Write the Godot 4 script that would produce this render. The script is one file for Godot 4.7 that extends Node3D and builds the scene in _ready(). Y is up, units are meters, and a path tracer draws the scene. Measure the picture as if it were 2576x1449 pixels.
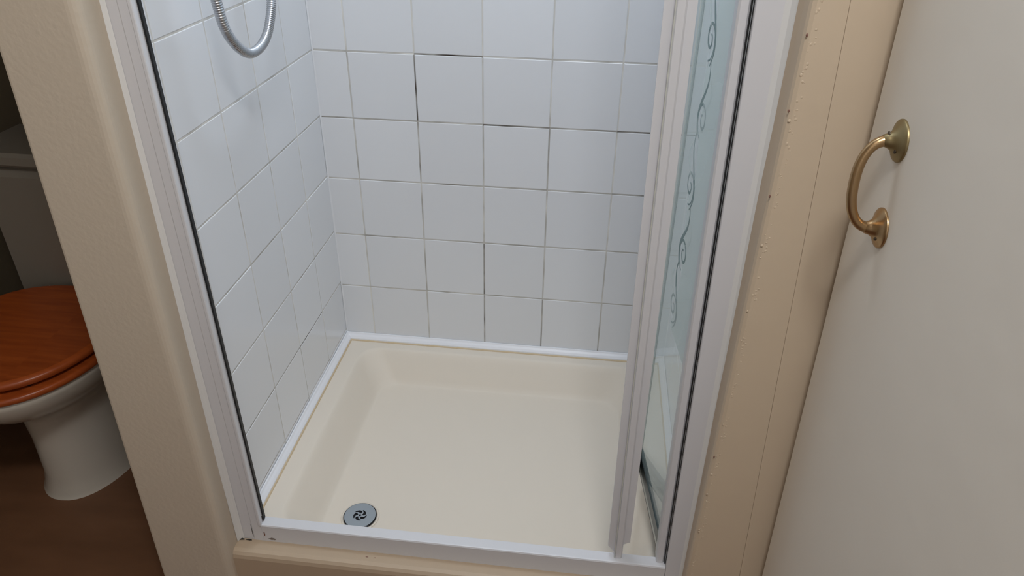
extends Node3D
# A tiled shower cubicle seen through its opened folding glass door.
# Heights in the builders are measured from a tile joint; Y0 lifts them so that the floor is at 0.
const Y0 := 1.12
const FLOOR := -1.12
const CEIL := 1.216
const PITCH := 0.152
var rng := RandomNumberGenerator.new()
var M := {}

# ------------------------------------------------------------------ mesh builder
class MB:
	var v := PackedVector3Array()
	var n := PackedVector3Array()
	var c := PackedColorArray()
	var colored := false
	func tri(a: Vector3, b: Vector3, d: Vector3, na: Vector3, nb: Vector3, nd: Vector3) -> void:
		if (d - a).cross(b - a).dot(na + nb + nd) < 0.0:
			var t := b
			b = d
			d = t
			t = nb
			nb = nd
			nd = t
		v.append_array([a, b, d])
		n.append_array([na, nb, nd])
	func flat(a: Vector3, b: Vector3, d: Vector3, hint: Vector3) -> void:
		var k := (d - a).cross(b - a)
		if k.length() < 1e-14:
			return
		k = k.normalized()
		if k.dot(hint) < 0.0:
			k = -k
		tri(a, b, d, k, k, k)
	func quad(a: Vector3, b: Vector3, d: Vector3, e: Vector3, hint: Vector3) -> void:
		flat(a, b, d, hint)
		flat(a, d, e, hint)
	# chamfered box
	func box(lo: Vector3, hi: Vector3, r := 0.002) -> void:
		var mid := (lo + hi) / 2
		var h := (hi - lo) / 2
		r = min(r, min(h.x, min(h.y, h.z)) * 0.9)
		var q := h - Vector3(r, r, r)
		for ax in 3:
			var b := (ax + 1) % 3
			var d := (ax + 2) % 3
			for s in [-1.0, 1.0]:
				var p := []
				for k in [[-1, -1], [1, -1], [1, 1], [-1, 1]]:
					var w := Vector3.ZERO
					w[ax] = s * h[ax]
					w[b] = k[0] * q[b]
					w[d] = k[1] * q[d]
					p.append(mid + w)
				var hint := Vector3.ZERO
				hint[ax] = s
				quad(p[0], p[1], p[2], p[3], hint)
				for s2 in [-1.0, 1.0]:
					var e := []
					for k in [[0, -1], [0, 1], [1, 1], [1, -1]]:
						var w := Vector3.ZERO
						w[ax] = s * (h[ax] if k[0] == 0 else q[ax])
						w[b] = s2 * (q[b] if k[0] == 0 else h[b])
						w[d] = k[1] * q[d]
						e.append(mid + w)
					var hint2 := Vector3.ZERO
					hint2[ax] = s
					hint2[b] = s2
					quad(e[0], e[1], e[2], e[3], hint2)
		for sx in [-1.0, 1.0]:
			for sy in [-1.0, 1.0]:
				for sz in [-1.0, 1.0]:
					var s := Vector3(sx, sy, sz)
					flat(mid + s * Vector3(h.x, q.y, q.z), mid + s * Vector3(q.x, h.y, q.z), mid + s * Vector3(q.x, q.y, h.z), s)
	# two rings of the same count joined by flat sides and closed by caps
	func loft(a: PackedVector3Array, b: PackedVector3Array, smooth := false) -> void:
		var k := a.size()
		var ca := Vector3.ZERO
		var cb := Vector3.ZERO
		for i in k:
			ca += a[i] / k
			cb += b[i] / k
		var along := (cb - ca).normalized()
		var area := Vector3.ZERO
		for i in k:
			area += (a[i] - ca).cross(a[(i + 1) % k] - ca)
		var turn := signf(area.dot(along))
		var side := []
		for i in k:
			side.append(((a[(i + 1) % k] - a[i]).cross(along) * turn).normalized())
		var parts := maxi(1, int(ceil((cb - ca).length() / 0.35)))
		for s in parts:
			var t0 := float(s) / parts
			var t1 := float(s + 1) / parts
			for i in k:
				var j := (i + 1) % k
				var p := a[i].lerp(b[i], t0)
				var q := a[j].lerp(b[j], t0)
				var p2 := a[i].lerp(b[i], t1)
				var q2 := a[j].lerp(b[j], t1)
				if smooth:
					var ni: Vector3 = (side[i] + side[(i + k - 1) % k]).normalized()
					var nj: Vector3 = (side[i] + side[j]).normalized()
					tri(p, q, q2, ni, nj, nj)
					tri(p, q2, p2, ni, nj, ni)
				else:
					quad(p, q, q2, p2, side[i])
		cap(a, -along)
		cap(b, along)
	func cap(a: PackedVector3Array, normal: Vector3) -> void:
		var u := normal.cross(Vector3.UP if absf(normal.y) < 0.9 else Vector3.RIGHT).normalized()
		var w := normal.cross(u)
		var flat2 := PackedVector2Array()
		for p in a:
			flat2.append(Vector2(p.dot(u), p.dot(w)))
		var t := Geometry2D.triangulate_polygon(flat2)
		for i in range(0, t.size(), 3):
			flat(a[t[i]], a[t[i + 1]], a[t[i + 2]], normal)
	# rows of points, smooth; inside: whether normals should point away from the rows' centres
	func grid(rows: Array, wrap := true, flip := false) -> void:
		var nn := []
		for r in rows:
			var z := PackedVector3Array()
			z.resize(r.size())
			nn.append(z)
		var k: int = rows[0].size()
		for i in rows.size() - 1:
			for j in (k if wrap else k - 1):
				var j2 := (j + 1) % k
				var f: Vector3 = (rows[i + 1][j2] - rows[i][j]).cross(rows[i + 1][j] - rows[i][j2])
				if flip:
					f = -f
				nn[i][j] += f
				nn[i][j2] += f
				nn[i + 1][j] += f
				nn[i + 1][j2] += f
		for i in rows.size():
			for j in k:
				nn[i][j] = nn[i][j].normalized()
		for i in rows.size() - 1:
			for j in (k if wrap else k - 1):
				var j2 := (j + 1) % k
				tri(rows[i][j], rows[i][j2], rows[i + 1][j2], nn[i][j], nn[i][j2], nn[i + 1][j2])
				tri(rows[i][j], rows[i + 1][j2], rows[i + 1][j], nn[i][j], nn[i + 1][j2], nn[i + 1][j])
	func fan(ring: PackedVector3Array, normal: Vector3) -> void:
		var m := Vector3.ZERO
		for p in ring:
			m += p / ring.size()
		for i in ring.size():
			flat(m, ring[i], ring[(i + 1) % ring.size()], normal)
	# (radius, height) pairs turned round an axis
	func lathe(profile: Array, at: Vector3, axis: Vector3, sides := 32, squash := 1.0) -> void:
		axis = axis.normalized()
		var u := axis.cross(Vector3.UP if absf(axis.y) < 0.9 else Vector3.RIGHT).normalized()
		var w := axis.cross(u)
		var rows := []
		for p in profile:
			var r := PackedVector3Array()
			for i in sides:
				var a := TAU * i / sides
				r.append(at + axis * p[1] + (u * cos(a) + w * sin(a) * squash) * p[0])
			rows.append(r)
		grid(rows, true, false)
	func tube(path: PackedVector3Array, radii: PackedFloat32Array, sides := 10, capped := true) -> void:
		var rows := []
		var t0 := (path[1] - path[0]).normalized()
		var u := t0.cross(Vector3.UP if absf(t0.y) < 0.8 else Vector3.RIGHT).normalized()
		for i in path.size():
			var t := (path[mini(i + 1, path.size() - 1)] - path[maxi(i - 1, 0)]).normalized()
			u = (u - t * u.dot(t)).normalized()
			var w := t.cross(u)
			var r := PackedVector3Array()
			for j in sides:
				var a := TAU * j / sides
				r.append(path[i] + (u * cos(a) + w * sin(a)) * radii[i])
			rows.append(r)
		grid(rows, true, false)
		if capped:
			fan(rows[0], (path[0] - path[1]).normalized())
			fan(rows[-1], (path[-1] - path[-2]).normalized())
	func build() -> ArrayMesh:
		var arr := []
		arr.resize(Mesh.ARRAY_MAX)
		arr[Mesh.ARRAY_VERTEX] = v
		arr[Mesh.ARRAY_NORMAL] = n
		if colored:
			arr[Mesh.ARRAY_COLOR] = c
		var m := ArrayMesh.new()
		m.add_surface_from_arrays(Mesh.PRIMITIVE_TRIANGLES, arr)
		return m

# ------------------------------------------------------------------ node helpers
func obj(called: String, mb, material: Material, parent: Node = self) -> MeshInstance3D:
	var o := MeshInstance3D.new()
	o.name = called
	o.mesh = mb.build() if mb is MB else mb
	o.material_override = material
	o.cast_shadow = GeometryInstance3D.SHADOW_CASTING_SETTING_ON
	parent.add_child(o, true)
	if parent == self:
		o.position.y = Y0
	return o

func node(called: String, at := Vector3.ZERO, parent: Node = self) -> Node3D:
	var o := Node3D.new()
	o.name = called
	parent.add_child(o, true)
	o.position = at + (Vector3(0, Y0, 0) if parent == self else Vector3.ZERO)
	return o

func tag(o: Node, label: String, category := "", kind := "", group := "") -> Node:
	o.set_meta("label", label)
	if category:
		o.set_meta("category", category)
	if kind:
		o.set_meta("kind", kind)
	if group:
		o.set_meta("group", group)
	return o

func mat(r: int, g: int, b: int, rough := 0.5, metal := 0.0, spec := 0.5) -> StandardMaterial3D:
	var m := StandardMaterial3D.new()
	m.albedo_color = Color8(r, g, b)
	m.roughness = rough
	m.metallic = metal
	m.metallic_specular = spec
	return m

func noise_tex(seed_: int, freq: float, size := 512, octaves := 3) -> ImageTexture:
	var f := FastNoiseLite.new()
	f.seed = seed_
	f.noise_type = FastNoiseLite.TYPE_SIMPLEX_SMOOTH
	f.frequency = freq
	f.fractal_octaves = octaves
	var im := f.get_seamless_image(size, size)
	im.convert(Image.FORMAT_RGB8)
	return ImageTexture.create_from_image(im)

func relief(m: StandardMaterial3D, tex: Texture2D, per_metre: float, cm: float) -> StandardMaterial3D:
	m.uv1_triplanar = true
	m.uv1_world_triplanar = true
	m.uv1_scale = Vector3.ONE * per_metre
	m.heightmap_enabled = true
	m.heightmap_texture = tex
	m.heightmap_scale = cm
	return m

func tint_tex(seed_: int, freq: float, a: Color, b: Color, size := 512, stretch := Vector2.ONE) -> ImageTexture:
	var f := FastNoiseLite.new()
	f.seed = seed_
	f.noise_type = FastNoiseLite.TYPE_SIMPLEX_SMOOTH
	f.frequency = freq
	f.fractal_octaves = 4
	var im := Image.create(size, size, false, Image.FORMAT_RGB8)
	for y in size:
		for x in size:
			var k := clampf(0.5 + 0.7 * f.get_noise_2d(x * stretch.x, y * stretch.y), 0, 1)
			im.set_pixel(x, y, a.lerp(b, k))
	return ImageTexture.create_from_image(im)

func ring_xz(pts: Array, y: float) -> PackedVector3Array:
	var r := PackedVector3Array()
	for p in pts:
		r.append(Vector3(p[0], y, p[1]))
	return r

# an upright bar: pts (x, z) hold at height 0.1; it leans by slope (x per metre downwards)
func upright(mb: MB, pts: Array, y0: float, y1: float, slope := 0.0) -> void:
	var a := []
	var b := []
	for p in pts:
		a.append([p[0] + (0.1 - y0) * slope, p[1]])
		b.append([p[0] + (0.1 - y1) * slope, p[1]])
	mb.loft(ring_xz(a, y0), ring_xz(b, y1))

func rect(x0: float, x1: float, z0: float, z1: float, r := 0.0015) -> Array:
	return [[x0 + r, z0], [x1 - r, z0], [x1, z0 + r], [x1, z1 - r], [x1 - r, z1], [x0 + r, z1], [x0, z1 - r], [x0, z0 + r]]

# ------------------------------------------------------------------ scene
func _ready() -> void:
	rng.seed = 7
	camera_and_light()
	materials()
	room()
	tiled_walls()
	tray()
	shower_frame()
	shower_door()
	hose()
	door()
	toilet()
	stains()

func lamp(called: String, label: String, at: Vector3, size: float, energy: float, tint: Color, parent_glow: float) -> void:
	var o := node(called, at)
	tag(o, label, "light")
	var b := MB.new()
	b.lathe([[0.0, 0.0], [size * 0.5 + 0.03, 0.0], [size * 0.5 + 0.03, -0.02], [size * 0.5 + 0.005, -0.026]], Vector3.ZERO, Vector3.UP, 40)
	obj("base", b, M.enamel, o)
	var g := MB.new()
	g.lathe([[size * 0.5 + 0.005, -0.024], [size * 0.46, -0.034], [size * 0.3, -0.042], [0.0, -0.045]], Vector3.ZERO, Vector3.UP, 40)
	var gm := mat(255, 255, 255, 0.6)
	gm.emission_enabled = true
	gm.emission = tint
	gm.emission_energy_multiplier = parent_glow
	obj("light_diffuser", g, gm, o)
	var l := AreaLight3D.new()
	l.name = called + "_source"
	l.area_size = Vector2(size, size)
	l.light_energy = energy
	l.light_color = tint
	l.area_range = 8.0
	l.area_attenuation = 2.0
	l.shadow_enabled = true
	o.add_child(l)
	l.position = Vector3(0, -0.05, 0)
	l.rotation.x = -PI / 2

func camera_and_light() -> void:
	var cam := Camera3D.new()
	cam.name = "camera"
	cam.fov = 42.8694
	cam.near = 0.02
	cam.far = 30
	cam.transform = Transform3D(Basis(Vector3(0.99317431, 0.01318362, -0.11589213), -Vector3(0.07132389, -0.85482604, 0.51398963), -Vector3(-0.09229137, -0.51874718, -0.84993157)), Vector3(0.62890494, 0.24602143 + Y0, 1.60370452))
	add_child(cam)
	cam.current = true
	var e := Environment.new()
	e.background_mode = Environment.BG_COLOR
	e.background_color = Color(0.5, 0.55, 0.6)
	e.background_energy_multiplier = 0.2
	e.tonemap_mode = Environment.TONE_MAPPER_LINEAR
	e.tonemap_exposure = 1.15
	e.sdfgi_enabled = true
	e.ssao_enabled = true
	e.ssil_enabled = true
	var w := WorldEnvironment.new()
	w.name = "world"
	w.environment = e
	add_child(w)
	M.enamel = mat(225, 224, 220, 0.4)
	lamp("ceiling_light", "round white ceiling lamp in the middle of the room, before the shower", Vector3(0.70, CEIL, 1.66), 0.3, 1.33, Color(0.97, 0.975, 0.985), 3.0)
	lamp("shower_light", "round cool white lamp on the ceiling above the shower tray", Vector3(0.44, CEIL, 0.4), 0.3, 0.57, Color(0.885, 0.94, 1.0), 3.0)

func materials() -> void:
	var fine := noise_tex(3, 0.03)
	var coarse := noise_tex(5, 0.012)
	M.cream = relief(mat(200, 187, 169, 0.6), fine, 5.0, 0.03)
	M.cream_smooth = relief(mat(206, 187, 162, 0.5), coarse, 2.0, 0.03)
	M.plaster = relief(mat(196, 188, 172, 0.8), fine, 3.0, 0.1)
	M.olive = relief(mat(84, 74, 56, 0.8), fine, 3.0, 0.05)  # recess walls: shade put into the colour, darkened to cut bounce round the toilet
	M.cream_low = mat(186, 166, 142, 0.5)
	M.pale = mat(228, 228, 230, 0.8)
	M.ceiling = mat(215, 212, 205, 0.9)
	M.floor = mat(255, 255, 255, 0.55)
	M.floor.albedo_texture = tint_tex(11, 0.012, Color8(104, 71, 48), Color8(118, 82, 57), 256, Vector2(1, 3))
	M.floor.uv1_triplanar = true
	M.floor.uv1_world_triplanar = true
	M.floor.uv1_scale = Vector3.ONE * 1.3
	M.tiles = []
	for k in [0, -2, 2, -1]:
		M.tiles.append(mat(228 + k, 230 + k, 233 + k, 0.22))
	M.grout = mat(255, 255, 255, 0.85)
	M.grout.vertex_color_use_as_albedo = true
	M.pvc = mat(238, 239, 243, 0.35)
	M.sealant = mat(205, 184, 150, 0.6)
	M.acrylic = mat(226, 216, 201, 0.5, 0.0, 0.35)
	M.profile = relief(mat(215, 215, 218, 0.42), coarse, 2.0, 0.005)
	M.silicone = mat(224, 224, 222, 0.5)
	M.rubber = mat(14, 17, 19, 0.45)
	M.steel = mat(176, 184, 190, 0.35, 0.75)
	M.chrome = mat(188, 190, 194, 0.3, 1.0)
	M.dark = mat(24, 22, 26, 0.6)
	M.brass = mat(176, 146, 108, 0.3, 1.0)
	M.brass_old = mat(150, 134, 98, 0.42, 0.9)
	M.screw = mat(84, 74, 62, 0.45, 0.8)
	M.door = relief(mat(230, 222, 209, 0.55), coarse, 1.5, 0.04)
	M.ceramic = mat(192, 186, 174, 0.2)
	M.cistern = mat(138, 130, 118, 0.35)  # white cistern painted darker than the bowl, standing in for the recess shade
	M.wood = mat(255, 255, 255, 0.35)
	M.wood.albedo_texture = tint_tex(21, 0.02, Color8(150, 68, 26), Color8(182, 90, 38), 256, Vector2(0.4, 5))
	M.wood.uv1_triplanar = true
	M.wood.uv1_world_triplanar = true
	M.wood.uv1_scale = Vector3.ONE * 2.0
	M.glass_clear = mat(225, 250, 248, 0.04, 0.0, 0.33)
	M.glass_clear.transparency = BaseMaterial3D.TRANSPARENCY_ALPHA
	M.glass_clear.albedo_color.a = 0.07
	M.glass = mat(232, 253, 251, 0.04, 0.0, 0.33)
	M.glass.transparency = BaseMaterial3D.TRANSPARENCY_ALPHA
	M.glass.albedo_color.a = 0.24
	M.frost = mat(240, 249, 247, 0.6)
	M.frost.transparency = BaseMaterial3D.TRANSPARENCY_ALPHA
	M.frost.albedo_color.a = 0.5
	M.frost.backlight_enabled = true
	M.frost.backlight = Color(0.5, 0.53, 0.53)
	M.etch = mat(134, 158, 158, 0.5)
	M.etch.transparency = BaseMaterial3D.TRANSPARENCY_ALPHA
	M.etch.albedo_color.a = 0.75
	M.rail = mat(74, 82, 82, 0.3, 0.5)
	M.clear_strip = mat(206, 208, 200, 0.3)
	M.mould = mat(44, 40, 34, 0.8)
	M.rust = mat(132, 96, 84, 0.8)
	M.scuff = mat(124, 114, 106, 0.8)

# ------------------------------------------------------------------ room
func structure(called: String, mb: MB, m: Material, label: String) -> MeshInstance3D:
	var o := obj(called, mb, m)
	tag(o, label, "", "structure")
	return o

func slab(lo: Vector3, hi: Vector3, r := 0.001) -> MB:
	var b := MB.new()
	b.box(lo, hi, r)
	return b

func room() -> void:
	structure("floor", slab(Vector3(-1.3, FLOOR - 0.1, -0.15), Vector3(1.2, FLOOR, 2.6)), M.floor, "dark brown floor running under the toilet")
	structure("ceiling", slab(Vector3(-1.3, CEIL, -0.15), Vector3(1.2, CEIL + 0.1, 2.6)), M.ceiling, "plain pale ceiling of the bathroom")
	structure("wall_left", slab(Vector3(-1.25, FLOOR, 0.74), Vector3(-0.95, CEIL, 2.6)), M.plaster, "plain pale wall left of the room")
	structure("wall_recess", slab(Vector3(-1.25, FLOOR, -0.1), Vector3(-1.05, CEIL, 0.74)), M.olive, "plain wall beyond the toilet, darkened to dim the recess")
	structure("wall_front", slab(Vector3(-1.15, FLOOR, 2.5), Vector3(1.1, CEIL, 2.6)), M.pale, "plain wall facing the shower")
	var wr := MB.new()
	wr.box(Vector3(1.03, FLOOR, 0.0), Vector3(1.1, CEIL, 2.5), 0.001)
	wr.box(Vector3(0.95, FLOOR, 1.58), Vector3(1.03, CEIL, 2.5), 0.001)
	wr.box(Vector3(0.94, 0.92, 0.76), Vector3(1.03, CEIL, 1.58), 0.001)
	structure("wall_right", wr, M.cream_smooth, "cream wall round the white door")
	structure("shade_header", slab(Vector3(-1.15, 0.72, 0.5), Vector3(-0.15, CEIL, 0.72)), M.cream, "unseen beam added over the toilet recess to shade it")  # unseen beam, added to keep ceiling bounce out of the recess
	# the narrow wall between toilet and shower: rounded corners, a little out of plumb
	var nib := MB.new()
	var rings := []
	for y in [FLOOR, CEIL]:
		var xl: float = -0.113 - (0.0054 - y) * 0.0307
		var xr: float = 0.0086 - (0.08 - y) * 0.005
		var pts := [[xl, -0.006], [-0.0065, -0.006], [-0.0065, 0.698], [xr, 0.698]]
		for k in 6:
			var a := PI / 2 * k / 5
			pts.append([xr - 0.014 + 0.014 * cos(a), 0.736 + 0.014 * sin(a)])
		for k in 4:
			var a := PI / 2 + PI / 2 * k / 3
			pts.append([xl + 0.006 + 0.006 * cos(a), 0.744 + 0.006 * sin(a)])
		rings.append(ring_xz(pts, y))
	nib.loft(rings[0], rings[1], false)
	structure("wall_partition", nib, M.cream, "cream painted partition wall between toilet and shower")
	# the front wall right of the shower: two boards with a fine joint
	var wf := node("wall_side")
	tag(wf, "cream painted wall right of the shower opening", "", "structure")
	var core := MB.new()
	core.box(Vector3(0.867, FLOOR, 0.0), Vector3(0.93, CEIL, 0.70), 0.001)
	core.box(Vector3(0.872, FLOOR, 0.699), Vector3(1.03, CEIL, 0.745), 0.001)
	obj("core", core, M.cream_smooth, wf)
	var ya := FLOOR
	var yb := CEIL
	var xg := func(y): return 0.8902 + (0.109 - y) * 0.0462
	var xc := func(y): return 0.851 - (0.1 - y) * 0.005
	var xj := func(y): return 0.8457 + (0.1 - y) * 0.005
	var b1 := MB.new()
	var r1 := []
	for y in [ya, yb]:
		r1.append(ring_xz([[xj.call(y), 0.699], [xc.call(y), 0.742], [xc.call(y) + 0.002, 0.747], [xc.call(y) + 0.006, 0.75], [xg.call(y) - 0.0004, 0.75], [xg.call(y), 0.7497], [xg.call(y), 0.699]], y))
	b1.loft(r1[0], r1[1])
	obj("panel", b1, M.cream_smooth, wf)
	var b2 := MB.new()
	var r2 := []
	for y in [ya, yb]:
		r2.append(ring_xz([[xg.call(y) + 0.0003, 0.7], [xg.call(y) + 0.0003, 0.7497], [xg.call(y) + 0.0007, 0.75], [1.03, 0.75], [1.03, 0.7]], y))
	b2.loft(r2[0], r2[1])
	obj("panel", b2, M.cream_smooth, wf)
	var lumps := MB.new()
	for k in 260:
		var y := clampf(lerpf(-0.95, 0.2, float(k % 16) / 15.0) + rng.randfn(0.0, 0.016), -0.97, 0.24)
		var w := clampf(rng.randfn(0.55, 0.25), 0.0, 1.0)
		var at := Vector3(lerpf(xc.call(y) + 0.0042, xc.call(y) + 0.013, w), y, 0.7499)
		var s := rng.randf_range(0.0005, 0.0014)
		lumps.lathe([[s * 1.6, -0.0005], [s * 1.2, s * 0.1], [s * 0.7, s * 0.26], [0.0, s * 0.32]], at, Vector3(rng.randf_range(-0.12, 0.06), rng.randf_range(-0.1, 0.1), 1), 8, rng.randf_range(0.6, 1.6))
	var lo := obj("plaster_bump", lumps, M.cream_smooth, wf)
	lo.set_meta("kind", "stuff")
	for q in [[0.8535, 0.072], [0.8512, -0.012], [0.8505, -0.118], [0.850, -0.55]]:
		var pit := MB.new()
		pit.lathe([[0.0013, 0.0], [0.001, 0.0007], [0.0, 0.0008]], Vector3(q[0], q[1], 0.75), Vector3(0, 0, 1), 8, 1.6)
		obj("paint_chip", pit, M.rust, wf)
	# plinth below the sill, with a soft front edge
	var pl := MB.new()
	var prof := [[0.699, FLOOR], [0.734, FLOOR], [0.734, -0.936], [0.732, -0.928], [0.728, -0.9225], [0.721, -0.92], [0.699, -0.9195]]
	var ra := PackedVector3Array()
	var rb := PackedVector3Array()
	for p in prof:
		ra.append(Vector3(0.0, p[1], p[0]))
		rb.append(Vector3(0.866, p[1], p[0]))
	pl.loft(ra, rb)
	structure("trim_1", pl, M.cream_low, "cream painted ledge under the shower sill")

# ------------------------------------------------------------------ tiles
func tile_mesh(w: float, h: float) -> ArrayMesh:
	var b := MB.new()
	var rings := []
	for q in [[0.0, -0.0058], [0.0, -0.0012], [0.0005, -0.0004], [0.0014, 0.0]]:
		var x: float = w / 2 - q[0]
		var y: float = h / 2 - q[0]
		rings.append(PackedVector3Array([Vector3(-x, -y, q[1]), Vector3(x, -y, q[1]), Vector3(x, y, q[1]), Vector3(-x, y, q[1])]))
	for i in 3:
		for j in 4:
			var k := (j + 1) % 4
			var out: Vector3 = (rings[0][j] + rings[0][k]) * Vector3(1, 1, 0)
			b.quad(rings[i][j], rings[i][k], rings[i + 1][k], rings[i + 1][j], out.normalized() * (1.0 if i < 2 else 0.6) + Vector3(0, 0, 0.4 * i))
	b.quad(rings[3][0], rings[3][1], rings[3][2], rings[3][3], Vector3(0, 0, 1))
	return b.build()

# edges along the wall, origin and direction of "along", face normal; dirt maps "h row col" / "v row col" to 0..1
func tile_wall(parent: Node3D, edges: Array, dir: Vector3, normal: Vector3, pitch: float, shift: float, dirt: Dictionary, base: float) -> void:
	var cache := {}
	var bas := Basis(dir, Vector3.UP, normal)
	if bas.determinant() < 0:
		bas = Basis(-dir, Vector3.UP, normal)
	var joint := 0.0027
	for row in range(-8, 7):
		for col in edges.size() - 1:
			var w: float = edges[col + 1] - edges[col] - joint
			var h := pitch - joint
			var key := "%.4f" % w
			if not cache.has(key):
				cache[key] = tile_mesh(w, h)
			var o := MeshInstance3D.new()
			o.name = "tile"
			o.mesh = cache[key]
			o.material_override = M.tiles[rng.randi() % 4]
			parent.add_child(o, true)
			var at: Vector3 = dir * (edges[col] + edges[col + 1]) / 2 + Vector3(0, shift - (row + 0.5) * pitch, 0)
			var wob := Basis.from_euler(Vector3(rng.randf_range(-1, 1), rng.randf_range(-1, 1), rng.randf_range(-0.5, 0.5)) * 0.003)
			o.transform = Transform3D(bas * wob, at + normal * rng.randf_range(-0.0003, 0.0002))
	# grout, joint by joint, just below the tile faces; stains run along the joints
	var g := MB.new()
	g.colored = true
	var clean := Color8(226, 224, 218).srgb_to_linear()
	var grime := Color8(66, 58, 50).srgb_to_linear()
	var depth := normal * -0.0007
	var f := FastNoiseLite.new()
	f.seed = 5 + edges.size()
	f.frequency = 14.0
	var pieces := 14
	for row in range(-8, 8):
		for col in edges.size():
			for kind in ["h", "v"]:
				if kind == "h" and col == edges.size() - 1 or kind == "v" and row == 7:
					continue
				var level: float = 0.0 if kind == "v" and col == 0 else 0.85 * dirt.get("%s %d %d" % [kind, row, col], base)
				var y := shift - row * pitch
				var a: Vector3 = dir * edges[col] + Vector3(0, y, 0) + depth
				var b: Vector3 = dir * edges[col + 1] + Vector3(0, y, 0) + depth if kind == "h" else a - Vector3(0, pitch, 0)
				var wide: Vector3 = (Vector3.UP if kind == "h" else dir) * joint * 0.75
				if kind == "v":
					a -= normal * 0.00012
					b -= normal * 0.00012
				for k in pieces:
					var p := a.lerp(b, float(k) / pieces)
					var q := a.lerp(b, float(k + 1) / pieces)
					var cols := []
					for t in [p, q]:
						var nz := f.get_noise_3dv(t) * 1.1
						var s := clampf(level + nz * (0.25 + level * 0.5), 0.0, 1.0)
						cols.append(clean.lerp(grime, s))
					var before := g.v.size()
					g.quad(p - wide, q - wide, q + wide, p + wide, normal)
					for i in range(before, g.v.size()):
						g.c.append(cols[0] if g.v[i].distance_to(p) < g.v[i].distance_to(q) else cols[1])
	obj("grout", g, M.grout, parent)

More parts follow.
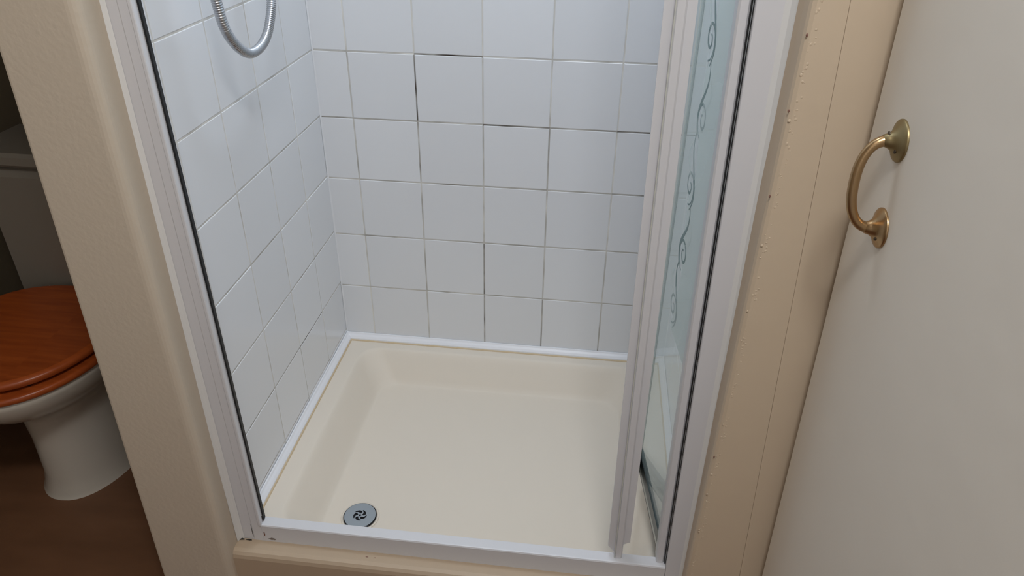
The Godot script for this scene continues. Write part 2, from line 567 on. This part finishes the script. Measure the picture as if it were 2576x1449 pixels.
func tiled_walls() -> void:
	var wb := node("wall_back")
	tag(wb, "white square tiled back wall of the shower", "", "structure")
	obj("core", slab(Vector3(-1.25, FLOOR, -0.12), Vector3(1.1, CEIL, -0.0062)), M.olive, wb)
	var dirt := {
		"h 1 0": 0.3, "h 1 1": 0.2, "h 1 2": 0.85, "h 1 3": 0.2, "h 1 4": 0.22, "h 1 5": 0.25,
		"h 2 0": 0.5, "h 2 1": 0.45, "h 2 2": 0.3, "h 2 3": 0.8, "h 2 4": 0.55, "h 2 5": 0.95, "h 2 6": 0.95,
		"h 3 0": 0.15, "h 3 1": 0.4, "h 3 2": 0.45, "h 3 3": 0.5, "h 3 4": 0.35, "h 3 5": 0.7,
		"h 4 0": 0.25, "h 4 1": 0.32, "h 4 2": 0.35, "h 4 3": 0.4, "h 4 4": 0.3, "h 4 5": 0.45,
		"h 5 0": 0.2, "h 5 1": 0.3, "h 5 2": 0.35, "h 5 3": 0.4, "h 5 4": 0.3, "h 5 5": 0.4,
		"v 0 1": 0.1, "v 1 1": 0.3, "v 2 1": 0.3, "v 3 1": 0.15, "v 4 1": 0.1, "v 5 1": 0.08,
		"v 0 2": 0.25, "v 1 2": 0.8, "v 2 2": 0.55, "v 3 2": 0.4, "v 4 2": 0.35, "v 5 2": 0.25,
		"v 0 3": 0.15, "v 1 3": 0.2, "v 2 3": 0.28, "v 3 3": 0.4, "v 4 3": 0.85, "v 5 3": 0.7,
		"v 0 4": 0.15, "v 1 4": 0.2, "v 2 4": 0.5, "v 3 4": 0.38, "v 4 4": 0.25, "v 5 4": 0.6,
		"v 1 5": 0.12, "v 2 5": 0.2, "v 3 5": 0.18, "v 4 5": 0.2, "v 5 5": 0.4}
	tile_wall(wb, [-0.0010, 0.0787, 0.2307, 0.3827, 0.5347, 0.6867, 0.8387, 0.862], Vector3.RIGHT, Vector3(0, 0, 1), PITCH, 0.0, dirt, 0.1)
	for k in 2:
		var x: float = [0.0, 0.862][k]
		var s: float = [1.0, -1.0][k]
		var cs := MB.new()
		var tri3 := [[x - s * 0.001, -0.001], [x + s * 0.0032, 0.0002], [x + s * 0.0014, 0.0012], [x + s * 0.0002, 0.0032]]
		cs.loft(ring_xz(tri3, -0.912), ring_xz(tri3, CEIL))
		obj("corner_sealant", cs, M.tiles[0], wb)
	var left := node("wall_shower_left")
	tag(left, "white square tiled left wall of the shower", "", "structure")
	var dl := {"h 2 2": 0.3, "h 2 1": 0.3, "h 3 2": 0.3, "h 3 3": 0.3, "h 4 1": 0.35, "h 4 2": 0.3, "h 5 1": 0.75, "h 5 2": 0.55, "h 5 3": 0.4, "v 4 1": 0.4, "v 4 2": 0.25, "v 5 2": 0.3}
	obj("core", slab(Vector3(-0.0064, FLOOR, 0.001), Vector3(-0.0058, CEIL, 0.697), 0.0), M.plaster, left)
	tile_wall(left, [-0.0008, 0.1455, 0.2951, 0.4447, 0.5943, 0.698], Vector3(0, 0, 1), Vector3.RIGHT, 0.1496, -0.0031, dl, 0.2)
	var right := node("wall_shower_right", Vector3(0.862, 0, 0))
	tag(right, "white square tiled right wall of the shower, behind the folded door", "", "structure")
	obj("core", slab(Vector3(0.0056, FLOOR, 0.001), Vector3(0.0064, CEIL, 0.697), 0.0), M.plaster, right)
	tile_wall(right, [-0.0008, 0.1455, 0.2951, 0.4447, 0.5943, 0.698], Vector3(0, 0, 1), Vector3.LEFT, PITCH, 0.0, {}, 0.05)
	# sealing strips round the tray: white cove over a line of yellowed sealant
	var prof := [[0.0005, -0.928], [0.0115, -0.928], [0.0135, -0.9255], [0.0132, -0.9215], [0.0095, -0.9165], [0.0055, -0.9125], [0.0035, -0.909], [0.0005, -0.909]]
	var seal := [[0.0105, -0.9285], [0.0165, -0.9285], [0.0155, -0.9262], [0.0125, -0.9240], [0.0105, -0.9245]]
	for k in 3:
		var parts := []
		for q in [[prof, 0.0], [seal, 0.0]]:
			var b := MB.new()
			var r0 := PackedVector3Array()
			var r1 := PackedVector3Array()
			for p in q[0]:
				match k:
					0:
						r0.append(Vector3(p[0], p[1], p[0]))
						r1.append(Vector3(0.862 - p[0], p[1], p[0]))
					1:
						r0.append(Vector3(p[0], p[1], p[0]))
						r1.append(Vector3(p[0], p[1], 0.675))
					2:
						r0.append(Vector3(0.862 - p[0], p[1], p[0]))
						r1.append(Vector3(0.862 - p[0], p[1], 0.675))
			b.loft(r0, r1)
			parts.append(b)
		var o := node("trim_%d" % (k + 2))
		tag(o, ["white sealing strip along the back of the tray", "white sealing strip along the left side of the tray", "white sealing strip along the right side of the tray"][k], "", "structure")
		obj("cove_strip", parts[0], M.pvc, o)
		var s := obj("sealant", parts[1], M.sealant, o)
		s.set_meta("label", "yellowed sealant line")

# ------------------------------------------------------------------ tray and drain
func round_rect(x0: float, x1: float, z0: float, z1: float, r: float, y: float, per := 10) -> PackedVector3Array:
	var p := PackedVector3Array()
	var cs := [[x1 - r, z1 - r, 0.0], [x0 + r, z1 - r, PI / 2], [x0 + r, z0 + r, PI], [x1 - r, z0 + r, PI * 1.5]]
	for c in cs:
		for k in per + 1:
			var a: float = c[2] + PI / 2 * k / per
			p.append(Vector3(c[0] + r * cos(a), y, c[1] + r * sin(a)))
	return p

func tray() -> void:
	var o := node("shower_tray")
	tag(o, "cream white shower tray with sloping inner sides under the tiled walls", "shower tray")
	var t := -0.928
	var b := MB.new()
	var steps := [[0.002, 0.0, FLOOR], [0.002, 0.0, t - 0.012], [0.004, 0.0, t - 0.003], [0.008, 0.0, t]]
	var rows := []
	for s in steps:
		rows.append(round_rect(s[0], 0.862 - s[0], s[0], 0.6985 - s[0] * 0.2, 0.004, s[2]))
	# rim, soft shoulder, slope, soft foot, floor: k runs from the shoulder to the foot
	for q in [[0.0, 0.0], [0.06, -0.0008], [0.13, -0.0046], [0.25, -0.0142], [0.75, -0.0618], [0.88, -0.0715], [0.95, -0.0743], [1.0, -0.075]]:
		var k: float = q[0]
		rows.append(round_rect(lerpf(0.052, 0.122, k), lerpf(0.81, 0.745, k), lerpf(0.036, 0.102, k), lerpf(0.655, 0.61, k), lerpf(0.055, 0.05, k), t + q[1]))
	for q in [[0.15, -0.0753], [0.6, -0.0758]]:
		rows.append(round_rect(lerpf(0.122, 0.434, q[0]), lerpf(0.745, 0.434, q[0]), lerpf(0.102, 0.37, q[0]), lerpf(0.61, 0.37, q[0]), lerpf(0.05, 0.001, q[0]), t + q[1]))
	b.grid(rows, true, true)
	b.fan(rows[-1], Vector3.UP)
	obj("basin", b, M.acrylic, o)
	var rim := MB.new()
	rim.lathe([[0.041, -0.0002], [0.0405, 0.0012], [0.039, 0.0018], [0.037, 0.0012], [0.0365, -0.0002]], Vector3(0.192, t - 0.0745, 0.5485), Vector3.UP, 48)
	obj("drain_surround", rim, M.acrylic, o)
	# the waste cover: a steel disc pierced by five curved slots and a hole
	var d := node("drain_cover", Vector3(0.192, t - 0.0745, 0.5485))
	tag(d, "round grey metal drain cover with swirl slots in the tray corner", "drain cover")
	var well := MB.new()
	well.lathe([[0.0355, 0.0005], [0.0355, 0.0026], [0.0345, 0.0026], [0.0335, 0.0008], [0.0, 0.0008]], Vector3.ZERO, Vector3.UP, 48)
	obj("drain_well", well, M.dark, d)
	var csg := CSGCombiner3D.new()
	csg.name = "grate"
	var disc := CSGCylinder3D.new()
	disc.radius = 0.0335
	disc.height = 0.0016
	disc.sides = 64
	disc.position.y = 0.0034
	disc.material = M.steel
	csg.add_child(disc)
	for k in 5:
		var slot := CSGPolygon3D.new()
		var pts := PackedVector2Array()
		var a0 := TAU * k / 5 + 0.3
		var inner := PackedVector2Array()
		for i in 9:
			var s := i / 8.0
			var r := lerpf(0.0052, 0.0142, s)
			var a := a0 + 1.15 * s * s - 0.1
			var wd := 0.0026 * sin(PI * clampf(s * 0.86 + 0.1, 0, 1)) + 0.0006
			var mid := Vector2(cos(a), sin(a)) * r
			var tang := Vector2(cos(a + 0.9), sin(a + 0.9)).rotated(PI / 2)
			pts.append(mid + tang * wd)
			inner.append(mid - tang * wd)
		inner.reverse()
		pts.append_array(inner)
		slot.polygon = pts
		slot.depth = 0.01
		slot.operation = CSGShape3D.OPERATION_SUBTRACTION
		slot.rotation.x = -PI / 2
		slot.position.y = 0.008
		slot.material = M.dark
		csg.add_child(slot)
	var hole := CSGCylinder3D.new()
	hole.radius = 0.0026
	hole.height = 0.02
	hole.sides = 16
	hole.operation = CSGShape3D.OPERATION_SUBTRACTION
	hole.material = M.dark
	csg.add_child(hole)
	d.add_child(csg)

# ------------------------------------------------------------------ frame of the opening
func shower_frame() -> void:
	var o := node("shower_enclosure")
	tag(o, "white metal frame round the shower opening, with low sill", "shower frame")
	var top := 0.93
	var foot := -0.9195
	var lb := MB.new()
	upright(lb, [[0.0042, 0.683], [0.0535, 0.683], [0.0545, 0.684], [0.0545, 0.6985], [0.0535, 0.7], [0.036, 0.7], [0.034, 0.6988], [0.0042, 0.6985]].map(func(q): return [q[0] - (0.006 if q[0] > 0.03 else 0.0), q[1]]), foot, top, 0.0062)
	obj("side_post", lb, M.profile, o)
	var lip := MB.new()
	upright(lip, rect(0.0435, 0.0495, 0.694, 0.7025, 0.0012), -0.876, top, 0.0062)
	obj("post_lip", lip, M.profile, o)
	var ls := MB.new()
	upright(ls, [[0.0035, 0.699], [0.0075, 0.699], [0.014, 0.6992], [0.0105, 0.7015], [0.007, 0.7045], [0.0045, 0.709]], -0.919, top, 0.0)
	obj("silicone_bead", ls, M.silicone, o)
	var lg := MB.new()
	upright(lg, rect(0.0486, 0.0514, 0.682, 0.6895, 0.0007), -0.872, top, 0.0062)
	obj("rubber_gasket", lg, M.rubber, o)
	var rbm := MB.new()
	upright(rbm, [[0.8035, 0.664], [0.8447, 0.664], [0.8447, 0.6985], [0.836, 0.6998], [0.826, 0.7], [0.8045, 0.7], [0.8035, 0.6985]], foot, top, 0.0165)
	obj("side_post", rbm, M.profile, o)
	var rs := MB.new()
	upright(rs, [[0.834, 0.6992], [0.846, 0.6995], [0.8485, 0.712], [0.846, 0.7075], [0.842, 0.7025]], foot, top, 0.009)
	obj("silicone_bead", rs, M.silicone, o)
	var rg := MB.new()
	upright(rg, rect(0.8004, 0.8044, 0.672, 0.6925, 0.0008), -0.874, top, 0.0165)
	obj("rubber_gasket", rg, M.rubber, o)
	var rg2 := MB.new()
	upright(rg2, rect(0.8015, 0.8024, 0.6915, 0.6936, 0.0003), -0.874, top, 0.0165)
	obj("gasket_lip", rg2, M.steel, o)
	var sill := MB.new()
	var prof := [[0.676, -0.9275], [0.7, -0.922], [0.7002, -0.879], [0.699, -0.8765], [0.6965, -0.876], [0.678, -0.8765], [0.676, -0.879]]
	var a := PackedVector3Array()
	var c := PackedVector3Array()
	for p in prof:
		a.append(Vector3(0.0545, p[1], p[0]))
		c.append(Vector3(0.8192, p[1], p[0]))
	sill.loft(a, c)
	obj("sill", sill, M.profile, o)
	obj("head_rail", slab(Vector3(0.0042, top, 0.664), Vector3(0.845, top + 0.04, 0.7), 0.002), M.profile, o)

# ------------------------------------------------------------------ folding door
func leaf_point(end: Array, y: float) -> Vector3:      # end: x at y = 0.1, slope, z
	return Vector3(end[0] + (0.1 - y) * end[1], y, end[2])

# a sheet between two upright lines, thick th, standing off by off towards -x
func sheet(mb: MB, a: Array, b: Array, s0: float, s1: float, y0: float, y1: float, th: float, off := 0.0) -> void:
	var rings := []
	for y in [y0, y1]:
		var p := leaf_point(a, y).lerp(leaf_point(b, y), s0)
		var q := leaf_point(a, y).lerp(leaf_point(b, y), s1)
		var side := Vector3(-(q.z - p.z), 0, q.x - p.x).normalized()
		rings.append(PackedVector3Array([p + side * (off + th / 2), q + side * (off + th / 2), q + side * (off - th / 2), p + side * (off - th / 2)]))
	mb.loft(rings[0], rings[1])

func shower_door() -> void:
	var o := node("shower_door")
	tag(o, "folded glass shower door with etched scrolls and white edges", "shower door")
	var top := 0.92
	var knuckle := [0.7761, 0.0018, 0.45]
	var hinge := [0.7935, 0.0158, 0.688]
	var lead := [0.7225, 0.0115, 0.680]
	var bottom := -0.858
	for k in 2:
		var end: Array = [hinge, lead][k]
		var g := MB.new()
		sheet(g, knuckle, end, 0.015, 0.985, bottom, top, 0.004)
		var pane := obj("glass_pane", g, M.glass if k == 0 else M.glass_clear, o)
		var s := MB.new()
		sheet(s, knuckle, end, 0.0, 0.985, -0.868, -0.8615, 0.006)
		obj("bottom_seal", s, M.rubber, o)
		var c := MB.new()
		sheet(c, knuckle, end, 0.0, 0.985, -0.8613, -0.848, 0.0075)
		obj("drip_strip", c, M.clear_strip, o)
		var r := MB.new()
		sheet(r, knuckle, end, 0.0, 0.985, -0.8478, -0.822, 0.0085)
		obj("bottom_rail", r, M.rail, o)
		if k == 0:
			etching(pane, knuckle, end)
	var kn := MB.new()
	upright(kn, rect(0.7736, 0.7786, 0.443, 0.451, 0.001), -0.862, top, 0.0018)
	obj("fold_hinge", kn, M.clear_strip, o)
	var kl := MB.new()
	upright(kl, rect(0.7788, 0.7798, 0.4485, 0.4515, 0.0003), -0.862, top, 0.0018)
	obj("fold_seal", kl, M.rail, o)
	# hinge stile by the jamb
	var st := MB.new()
	upright(st, rect(0.7862, 0.8002, 0.664, 0.690, 0.0025), -0.8755, top, 0.0165)
	obj("hinge_stile", st, M.profile, o)
	# leading edge: a square bar between two thin fins with cut lower corners
	var bar := MB.new()
	upright(bar, rect(0.7152, 0.7293, 0.662, 0.690, 0.0025), -0.8757, top, 0.0115)
	obj("leading_stile", bar, M.profile, o)
	for k in 2:
		var f := MB.new()
		var sl := 0.0115
		var xa: float = [0.7025, 0.729][k]
		var xb: float = [0.7155, 0.7412][k]
		var low: float = [-0.852, -0.838][k]
		var cut: float = [-0.870, -0.846][k]
		var xl := func(x: float, y: float): return x + (0.1 - y) * sl
		var outer := [[xb, cut], [xa, low], [xa, top], [xb, top]] if k == 0 else [[xa, cut], [xb, low], [xb, top], [xa, top]]
		var r0 := PackedVector3Array()
		var r1 := PackedVector3Array()
		for q in outer:
			r0.append(Vector3(xl.call(q[0], q[1]), q[1], 0.676))
			r1.append(Vector3(xl.call(q[0], q[1]), q[1], 0.6835))
		f.loft(r0, r1)
		obj("edge_fin", f, M.profile, o)
	var bead := MB.new()
	upright(bead, rect(0.7148, 0.7162, 0.6875, 0.6912, 0.0005), -0.8745, top, 0.0115)
	obj("edge_bead", bead, M.clear_strip, o)
	var pin := MB.new()
	pin.box(Vector3(0.7285, -0.876, 0.668), Vector3(0.7375, -0.846, 0.682), 0.001)
	obj("guide_block", pin, M.rail, o)

func etching(pane: Node3D, a: Array, b: Array) -> void:
	# a frosted border beside a column of scroll ornament, raised a hair above the glass
	var fr := MB.new()
	var rows := []
	for k in 57:
		var y := lerpf(-0.45, top_of_glass(), k / 56.0)
		var s := 0.46 + 0.05 * sin(y * 31.0) + 0.022 * sin(y * 74.0 + 1.0)
		var p := leaf_point(a, y).lerp(leaf_point(b, y), s)
		var q := leaf_point(a, y).lerp(leaf_point(b, y), 0.955)
		rows.append([p, q])
	for k in rows.size() - 1:
		var p0: Vector3 = rows[k][0]
		var q0: Vector3 = rows[k][1]
		var p1: Vector3 = rows[k + 1][0]
		var q1: Vector3 = rows[k + 1][1]
		var side := Vector3(-(q0.z - p0.z), 0, q0.x - p0.x).normalized()
		var u := side * 0.00215
		var w := side * 0.0025
		fr.loft(PackedVector3Array([p0 + u, q0 + u, q0 + w, p0 + w]), PackedVector3Array([p1 + u, q1 + u, q1 + w, p1 + w]))
	obj("frosted_border", fr, M.frost, pane)
	var dark := MB.new()
	var light := MB.new()
	var out := Vector3(-0.9975, 0, 0.07)
	for unit in 11:
		var yc := -0.41 + unit * 0.108
		var dirn := 1.0 if unit % 2 == 0 else -1.0
		for part in 3:
			var pts := []
			var steps := 40
			for i in steps:
				var t := i / (steps - 1.0)
				if part == 0:        # a curl
					var ang := -PI / 2 + t * TAU * 1.5
					var r := lerpf(0.03, 0.005, pow(t, 0.8))
					pts.append([0.45 + dirn * (r * cos(ang) - 0.008) / 0.24 * 1.1, yc + r * sin(ang), 0.0012 + 0.0012 * sin(PI * t)])
				elif part == 1:      # a stem sweeping up to the next curl
					pts.append([0.45 + dirn * 0.1 * sin(t * PI * 1.7 + 0.2) * (1 - 0.3 * t), yc - 0.034 + t * 0.118, 0.0010 + 0.0026 * sin(PI * t)])
				else:                # a leaf beside the stem
					pts.append([0.45 - dirn * (0.03 + 0.14 * sin(t * PI * 0.8)), yc + 0.012 + t * 0.05, 0.0006 + 0.0045 * sin(PI * t) * (1 - t * 0.5)])
			var rows2 := []
			for i in steps:
				var p: Array = pts[i]
				var q0: Array = pts[maxi(i - 1, 0)]
				var q1: Array = pts[mini(i + 1, steps - 1)]
				var tan2 := Vector2((q1[0] - q0[0]) * 0.24, q1[1] - q0[1]).normalized()
				var nor := Vector2(-tan2.y, tan2.x) * float(p[2])
				var ring := PackedVector3Array()
				for c in [[1, 0.00225], [1, 0.0026], [-1, 0.0026], [-1, 0.00225]]:
					var y: float = p[1] + nor.y * c[0]
					var s: float = p[0] + nor.x * c[0] / 0.24
					ring.append(leaf_point(a, y).lerp(leaf_point(b, y), s) + out * c[1])
				rows2.append(ring)
			(light if part == 2 else dark).grid(rows2, true, false)
	obj("etched_scroll", dark, M.etch, pane)
	obj("etched_leaf", light, M.frost, pane)

func top_of_glass() -> float:
	return 0.8

# ------------------------------------------------------------------ hose
func hose() -> void:
	var o := node("shower_hose")
	tag(o, "silver ribbed shower hose hanging in a loop before the left tiles", "shower hose")
	var c := Curve3D.new()
	c.bake_interval = 0.0008
	var pts := [Vector3(0.062, 0.42, 0.56), Vector3(0.066, 0.3, 0.552), Vector3(0.068, 0.16, 0.54), Vector3(0.07, 0.0431, 0.5214 + 0.004), Vector3(0.07, 0.0005, 0.514), Vector3(0.07, -0.0305, 0.4865), Vector3(0.07, -0.0505, 0.449), Vector3(0.07, -0.0515, 0.408), Vector3(0.07, -0.0395, 0.3745), Vector3(0.07, -0.0185, 0.3515), Vector3(0.07, 0.0125, 0.3335), Vector3(0.068, 0.1, 0.325), Vector3(0.06, 0.25, 0.33), Vector3(0.05, 0.38, 0.34)]
	for i in pts.size():
		var t: Vector3 = (pts[mini(i + 1, pts.size() - 1)] - pts[maxi(i - 1, 0)]) / 6.0
		if i > 0:
			t = t.normalized() * minf(t.length(), pts[i].distance_to(pts[i - 1]) / 2.6)
		c.add_point(pts[i], -t, t)
	var path := c.get_baked_points()
	var rad := PackedFloat32Array()
	var run := 0.0
	for i in path.size():
		if i > 0:
			run += path[i].distance_to(path[i - 1])
		rad.append(0.0068 + 0.0014 * pow(absf(sin(PI * run / 0.0036)), 0.6))
	var b := MB.new()
	b.tube(path, rad, 18)
	obj("ribbed_tube", b, M.chrome, o)
	var n1 := MB.new()
	n1.lathe([[0.0, -0.03], [0.0105, -0.03], [0.0115, -0.027], [0.0115, 0.0], [0.009, 0.004], [0.009, 0.02], [0.0, 0.02]], Vector3(0.05, 0.4, 0.342), Vector3.UP, 24)
	obj("connector", n1, M.chrome, o)
	var el := MB.new()
	el.lathe([[0.0, 0.0], [0.025, 0.0], [0.025, 0.004], [0.012, 0.008], [0.011, 0.06], [0.0, 0.06]], Vector3(0.0005, 0.43, 0.342), Vector3.RIGHT, 24)
	obj("wall_outlet", el, M.chrome, o)
	var hd := MB.new()
	hd.lathe([[0.0, 0.0], [0.025, 0.0], [0.025, 0.004], [0.012, 0.008], [0.011, 0.073], [0.0, 0.073]], Vector3(0.0005, 0.43, 0.56), Vector3.RIGHT, 24)
	obj("wall_outlet", hd, M.chrome, o)

# ------------------------------------------------------------------ room door with pull handle
func door() -> void:
	var o := node("door_1", Vector3(0.939 + 1.12 * 0.028, FLOOR, 0))
	o.rotation.z = 0.028
	tag(o, "off white flat door with a brass pull handle", "", "structure")
	obj("door_leaf", slab(Vector3(0, 0.006, 0.7685), Vector3(0.044, 2.02, 1.56), 0.003), M.door, o)
	var h := node("pull_handle", Vector3.ZERO, o)
	tag(h, "worn brass bow pull handle on two round plates")
	var ups := [1.12 - 0.0052, 1.12 - 0.0985]
	var zs := [0.8535, 0.8625]
	for k in 2:
		var at := Vector3(0, ups[k], zs[k])
		var b := MB.new()
		b.lathe([[0.0218, 0.0], [0.0218, 0.0016], [0.0208, 0.0028], [0.0178, 0.0042], [0.0135, 0.0062], [0.0098, 0.0088], [0.0074, 0.0125], [0.006, 0.017], [0.0, 0.018]], at, Vector3.LEFT, 40)
		obj("rose", b, M.brass_old if k == 0 else M.brass, h)
		for q in [[0.0085, -0.0075, -0.0062]] if k == 1 else [[0.0085, -0.0075, -0.0062], [0.0, 0.0065, -0.0125]]:
			var s := MB.new()
			s.lathe([[0.0032, 0.0], [0.003, 0.001], [0.002, 0.0013], [0.0, 0.0013]], at + Vector3(q[2], q[1], q[0]), Vector3(-1, 0, 0), 16)
			obj("screw", s, M.screw, h)
	var path := PackedVector3Array()
	var rad := PackedFloat32Array()
	for i in 41:
		var t := i / 40.0
		var a := lerpf(-PI / 2, PI / 2, t)
		var mid := Vector3(0, (ups[0] + ups[1]) / 2, (zs[0] + zs[1]) / 2)
		var span := Vector3(0, ups[0] - ups[1], zs[0] - zs[1]) / 2
		var side := signf(sin(a)) * pow(absf(sin(a)), 0.85)
		path.append(mid + span * side + Vector3(-0.009 - 0.0275 * pow(cos(a), 0.8), 0, 0))
		rad.append(0.0046 + 0.0008 * cos(a) + 0.0014 * pow(absf(sin(a)), 12.0))
	var g := MB.new()
	g.tube(path, rad, 18)
	obj("grip", g, M.brass, h)

# ------------------------------------------------------------------ toilet
func oval(cx: float, cz: float, rx: float, zf: float, zb: float, y: float, k := 44) -> PackedVector3Array:
	var p := PackedVector3Array()
	for i in k:
		var a := TAU * i / k
		var s := sin(a)
		p.append(Vector3(cx + rx * signf(cos(a)) * pow(absf(cos(a)), 0.9), y, cz + (zf - cz) * s if s > 0 else cz + (cz - zb) * signf(s) * pow(absf(s), 0.7)))
	return p

func toilet() -> void:
	var o := node("toilet")
	tag(o, "white toilet with varnished wooden seat and lid behind the cream partition", "toilet")
	var cx := -0.575
	var b := MB.new()
	var rows := []
	for q in [[0.112, 0.30, 0.492, 0.15, FLOOR], [0.108, 0.30, 0.486, 0.15, FLOOR + 0.01], [0.1, 0.30, 0.476, 0.15, FLOOR + 0.05], [0.097, 0.30, 0.472, 0.15, FLOOR + 0.16], [0.1, 0.3, 0.476, 0.14, FLOOR + 0.23], [0.118, 0.32, 0.51, 0.13, FLOOR + 0.275], [0.15, 0.36, 0.57, 0.12, FLOOR + 0.31], [0.172, 0.39, 0.605, 0.12, FLOOR + 0.345], [0.18, 0.4, 0.617, 0.12, FLOOR + 0.375], [0.18, 0.4, 0.617, 0.12, FLOOR + 0.386], [0.174, 0.4, 0.61, 0.13, FLOOR + 0.391]]:
		rows.append(oval(cx, q[1], q[0], q[2], q[3], q[4]))
	b.grid(rows, true, false)
	b.fan(rows[-1], Vector3.UP)
	obj("bowl", b, M.ceramic, o)
	var seat := MB.new()
	rows = []
	for q in [[0.184, 0.619, 0.219, -0.728], [0.19, 0.626, 0.216, -0.722], [0.19, 0.626, 0.216, -0.714], [0.184, 0.62, 0.219, -0.709], [0.13, 0.56, 0.26, -0.709]]:
		rows.append(oval(cx, 0.4, q[0], q[1], q[2], q[3]))
	seat.grid(rows, true, false)
	seat.fan(rows[0], Vector3.DOWN)
	obj("seat", seat, M.wood, o)
	var lid := MB.new()
	rows = []
	for q in [[0.176, 0.602, 0.219, -0.702], [0.183, 0.608, 0.215, -0.698], [0.185, 0.61, 0.214, -0.690], [0.182, 0.607, 0.215, -0.684], [0.174, 0.598, 0.22, -0.681]]:
		rows.append(oval(cx, 0.4, q[0], q[1], q[2], q[3]))
	lid.grid(rows, true, false)
	lid.fan(rows[0], Vector3.DOWN)
	lid.fan(rows[-1], Vector3.UP)
	obj("lid", lid, M.wood, o)
	for s in [-1.0, 1.0]:
		var hg := MB.new()
		hg.box(Vector3(cx + s * 0.075 - 0.012, -0.73, 0.205), Vector3(cx + s * 0.075 + 0.012, -0.692, 0.235), 0.004)
		obj("hinge", hg, M.chrome, o)
		var bf := MB.new()
		bf.box(Vector3(cx + s * 0.1 - 0.012, -0.7085, 0.54), Vector3(cx + s * 0.1 + 0.012, -0.702, 0.556), 0.001)
		obj("bumper", bf, M.dark, o)
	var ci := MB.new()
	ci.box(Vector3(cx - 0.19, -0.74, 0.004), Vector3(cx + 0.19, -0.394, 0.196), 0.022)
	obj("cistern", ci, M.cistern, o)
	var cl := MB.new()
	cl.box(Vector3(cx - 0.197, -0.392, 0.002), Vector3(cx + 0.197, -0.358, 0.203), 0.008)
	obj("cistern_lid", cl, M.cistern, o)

# ------------------------------------------------------------------ mould at the feet of the frame
func smear(at: Vector3, w: float, h: float, normal: Vector3, seed_: int) -> MB:
	var b := MB.new()
	var r := RandomNumberGenerator.new()
	r.seed = seed_
	var u := Vector3.RIGHT if absf(normal.x) < 0.9 else Vector3.BACK
	var q := normal.cross(u).normalized()
	var ring := PackedVector3Array()
	for i in 14:
		var a := TAU * i / 14
		ring.append(at + u * cos(a) * w * r.randf_range(0.55, 1.0) + q * sin(a) * h * r.randf_range(0.5, 1.0))
	var top := PackedVector3Array()
	for p in ring:
		top.append(p + normal * 0.0004)
	b.loft(ring, top)
	return b

func stains() -> void:
	var frame := get_node("shower_enclosure")
	var ledge := get_node("trim_1")
	var list := [
		[Vector3(0.0545, -0.868, 0.691), 0.0035, 0.009, Vector3(0, 0, 1), M.mould, frame],
		[Vector3(0.058, -0.900, 0.7001), 0.0016, 0.009, Vector3(0, 0, 1), M.rust, frame],
		[Vector3(0.072, -0.912, 0.7001), 0.009, 0.0035, Vector3(0, 0, 1), M.scuff, frame],
		[Vector3(0.008, -0.9175, 0.7035), 0.009, 0.003, Vector3(0, 1, 0.4), M.mould, ledge],
		[Vector3(0.034, -0.895, 0.7), 0.0006, 0.022, Vector3(0, 0, 1), M.mould, frame],
		[Vector3(0.025, -0.9188, 0.7025), 0.008, 0.0018, Vector3(0, 1, 0.2), M.mould, ledge],
		[Vector3(0.075, -0.9212, 0.7008), 0.014, 0.0012, Vector3(0, 0.5, 1), M.rust, frame],
		[Vector3(0.793, -0.913, 0.7002), 0.006, 0.004, Vector3(0, 0, 1), M.scuff, frame],
		[Vector3(0.806, -0.909, 0.7002), 0.007, 0.006, Vector3(0, 0, 1), M.scuff, frame],
		[Vector3(0.262, -0.9198, 0.712), 0.003, 0.001, Vector3(0, 1, 0), M.rust, ledge],
		[Vector3(0.278, -0.9198, 0.712), 0.002, 0.0008, Vector3(0, 1, 0), M.rust, ledge]]
	for k in list.size():
		var q: Array = list[k]
		obj("stain", smear(q[0], q[1], q[2], (q[3] as Vector3).normalized(), 40 + k), q[4], q[5])
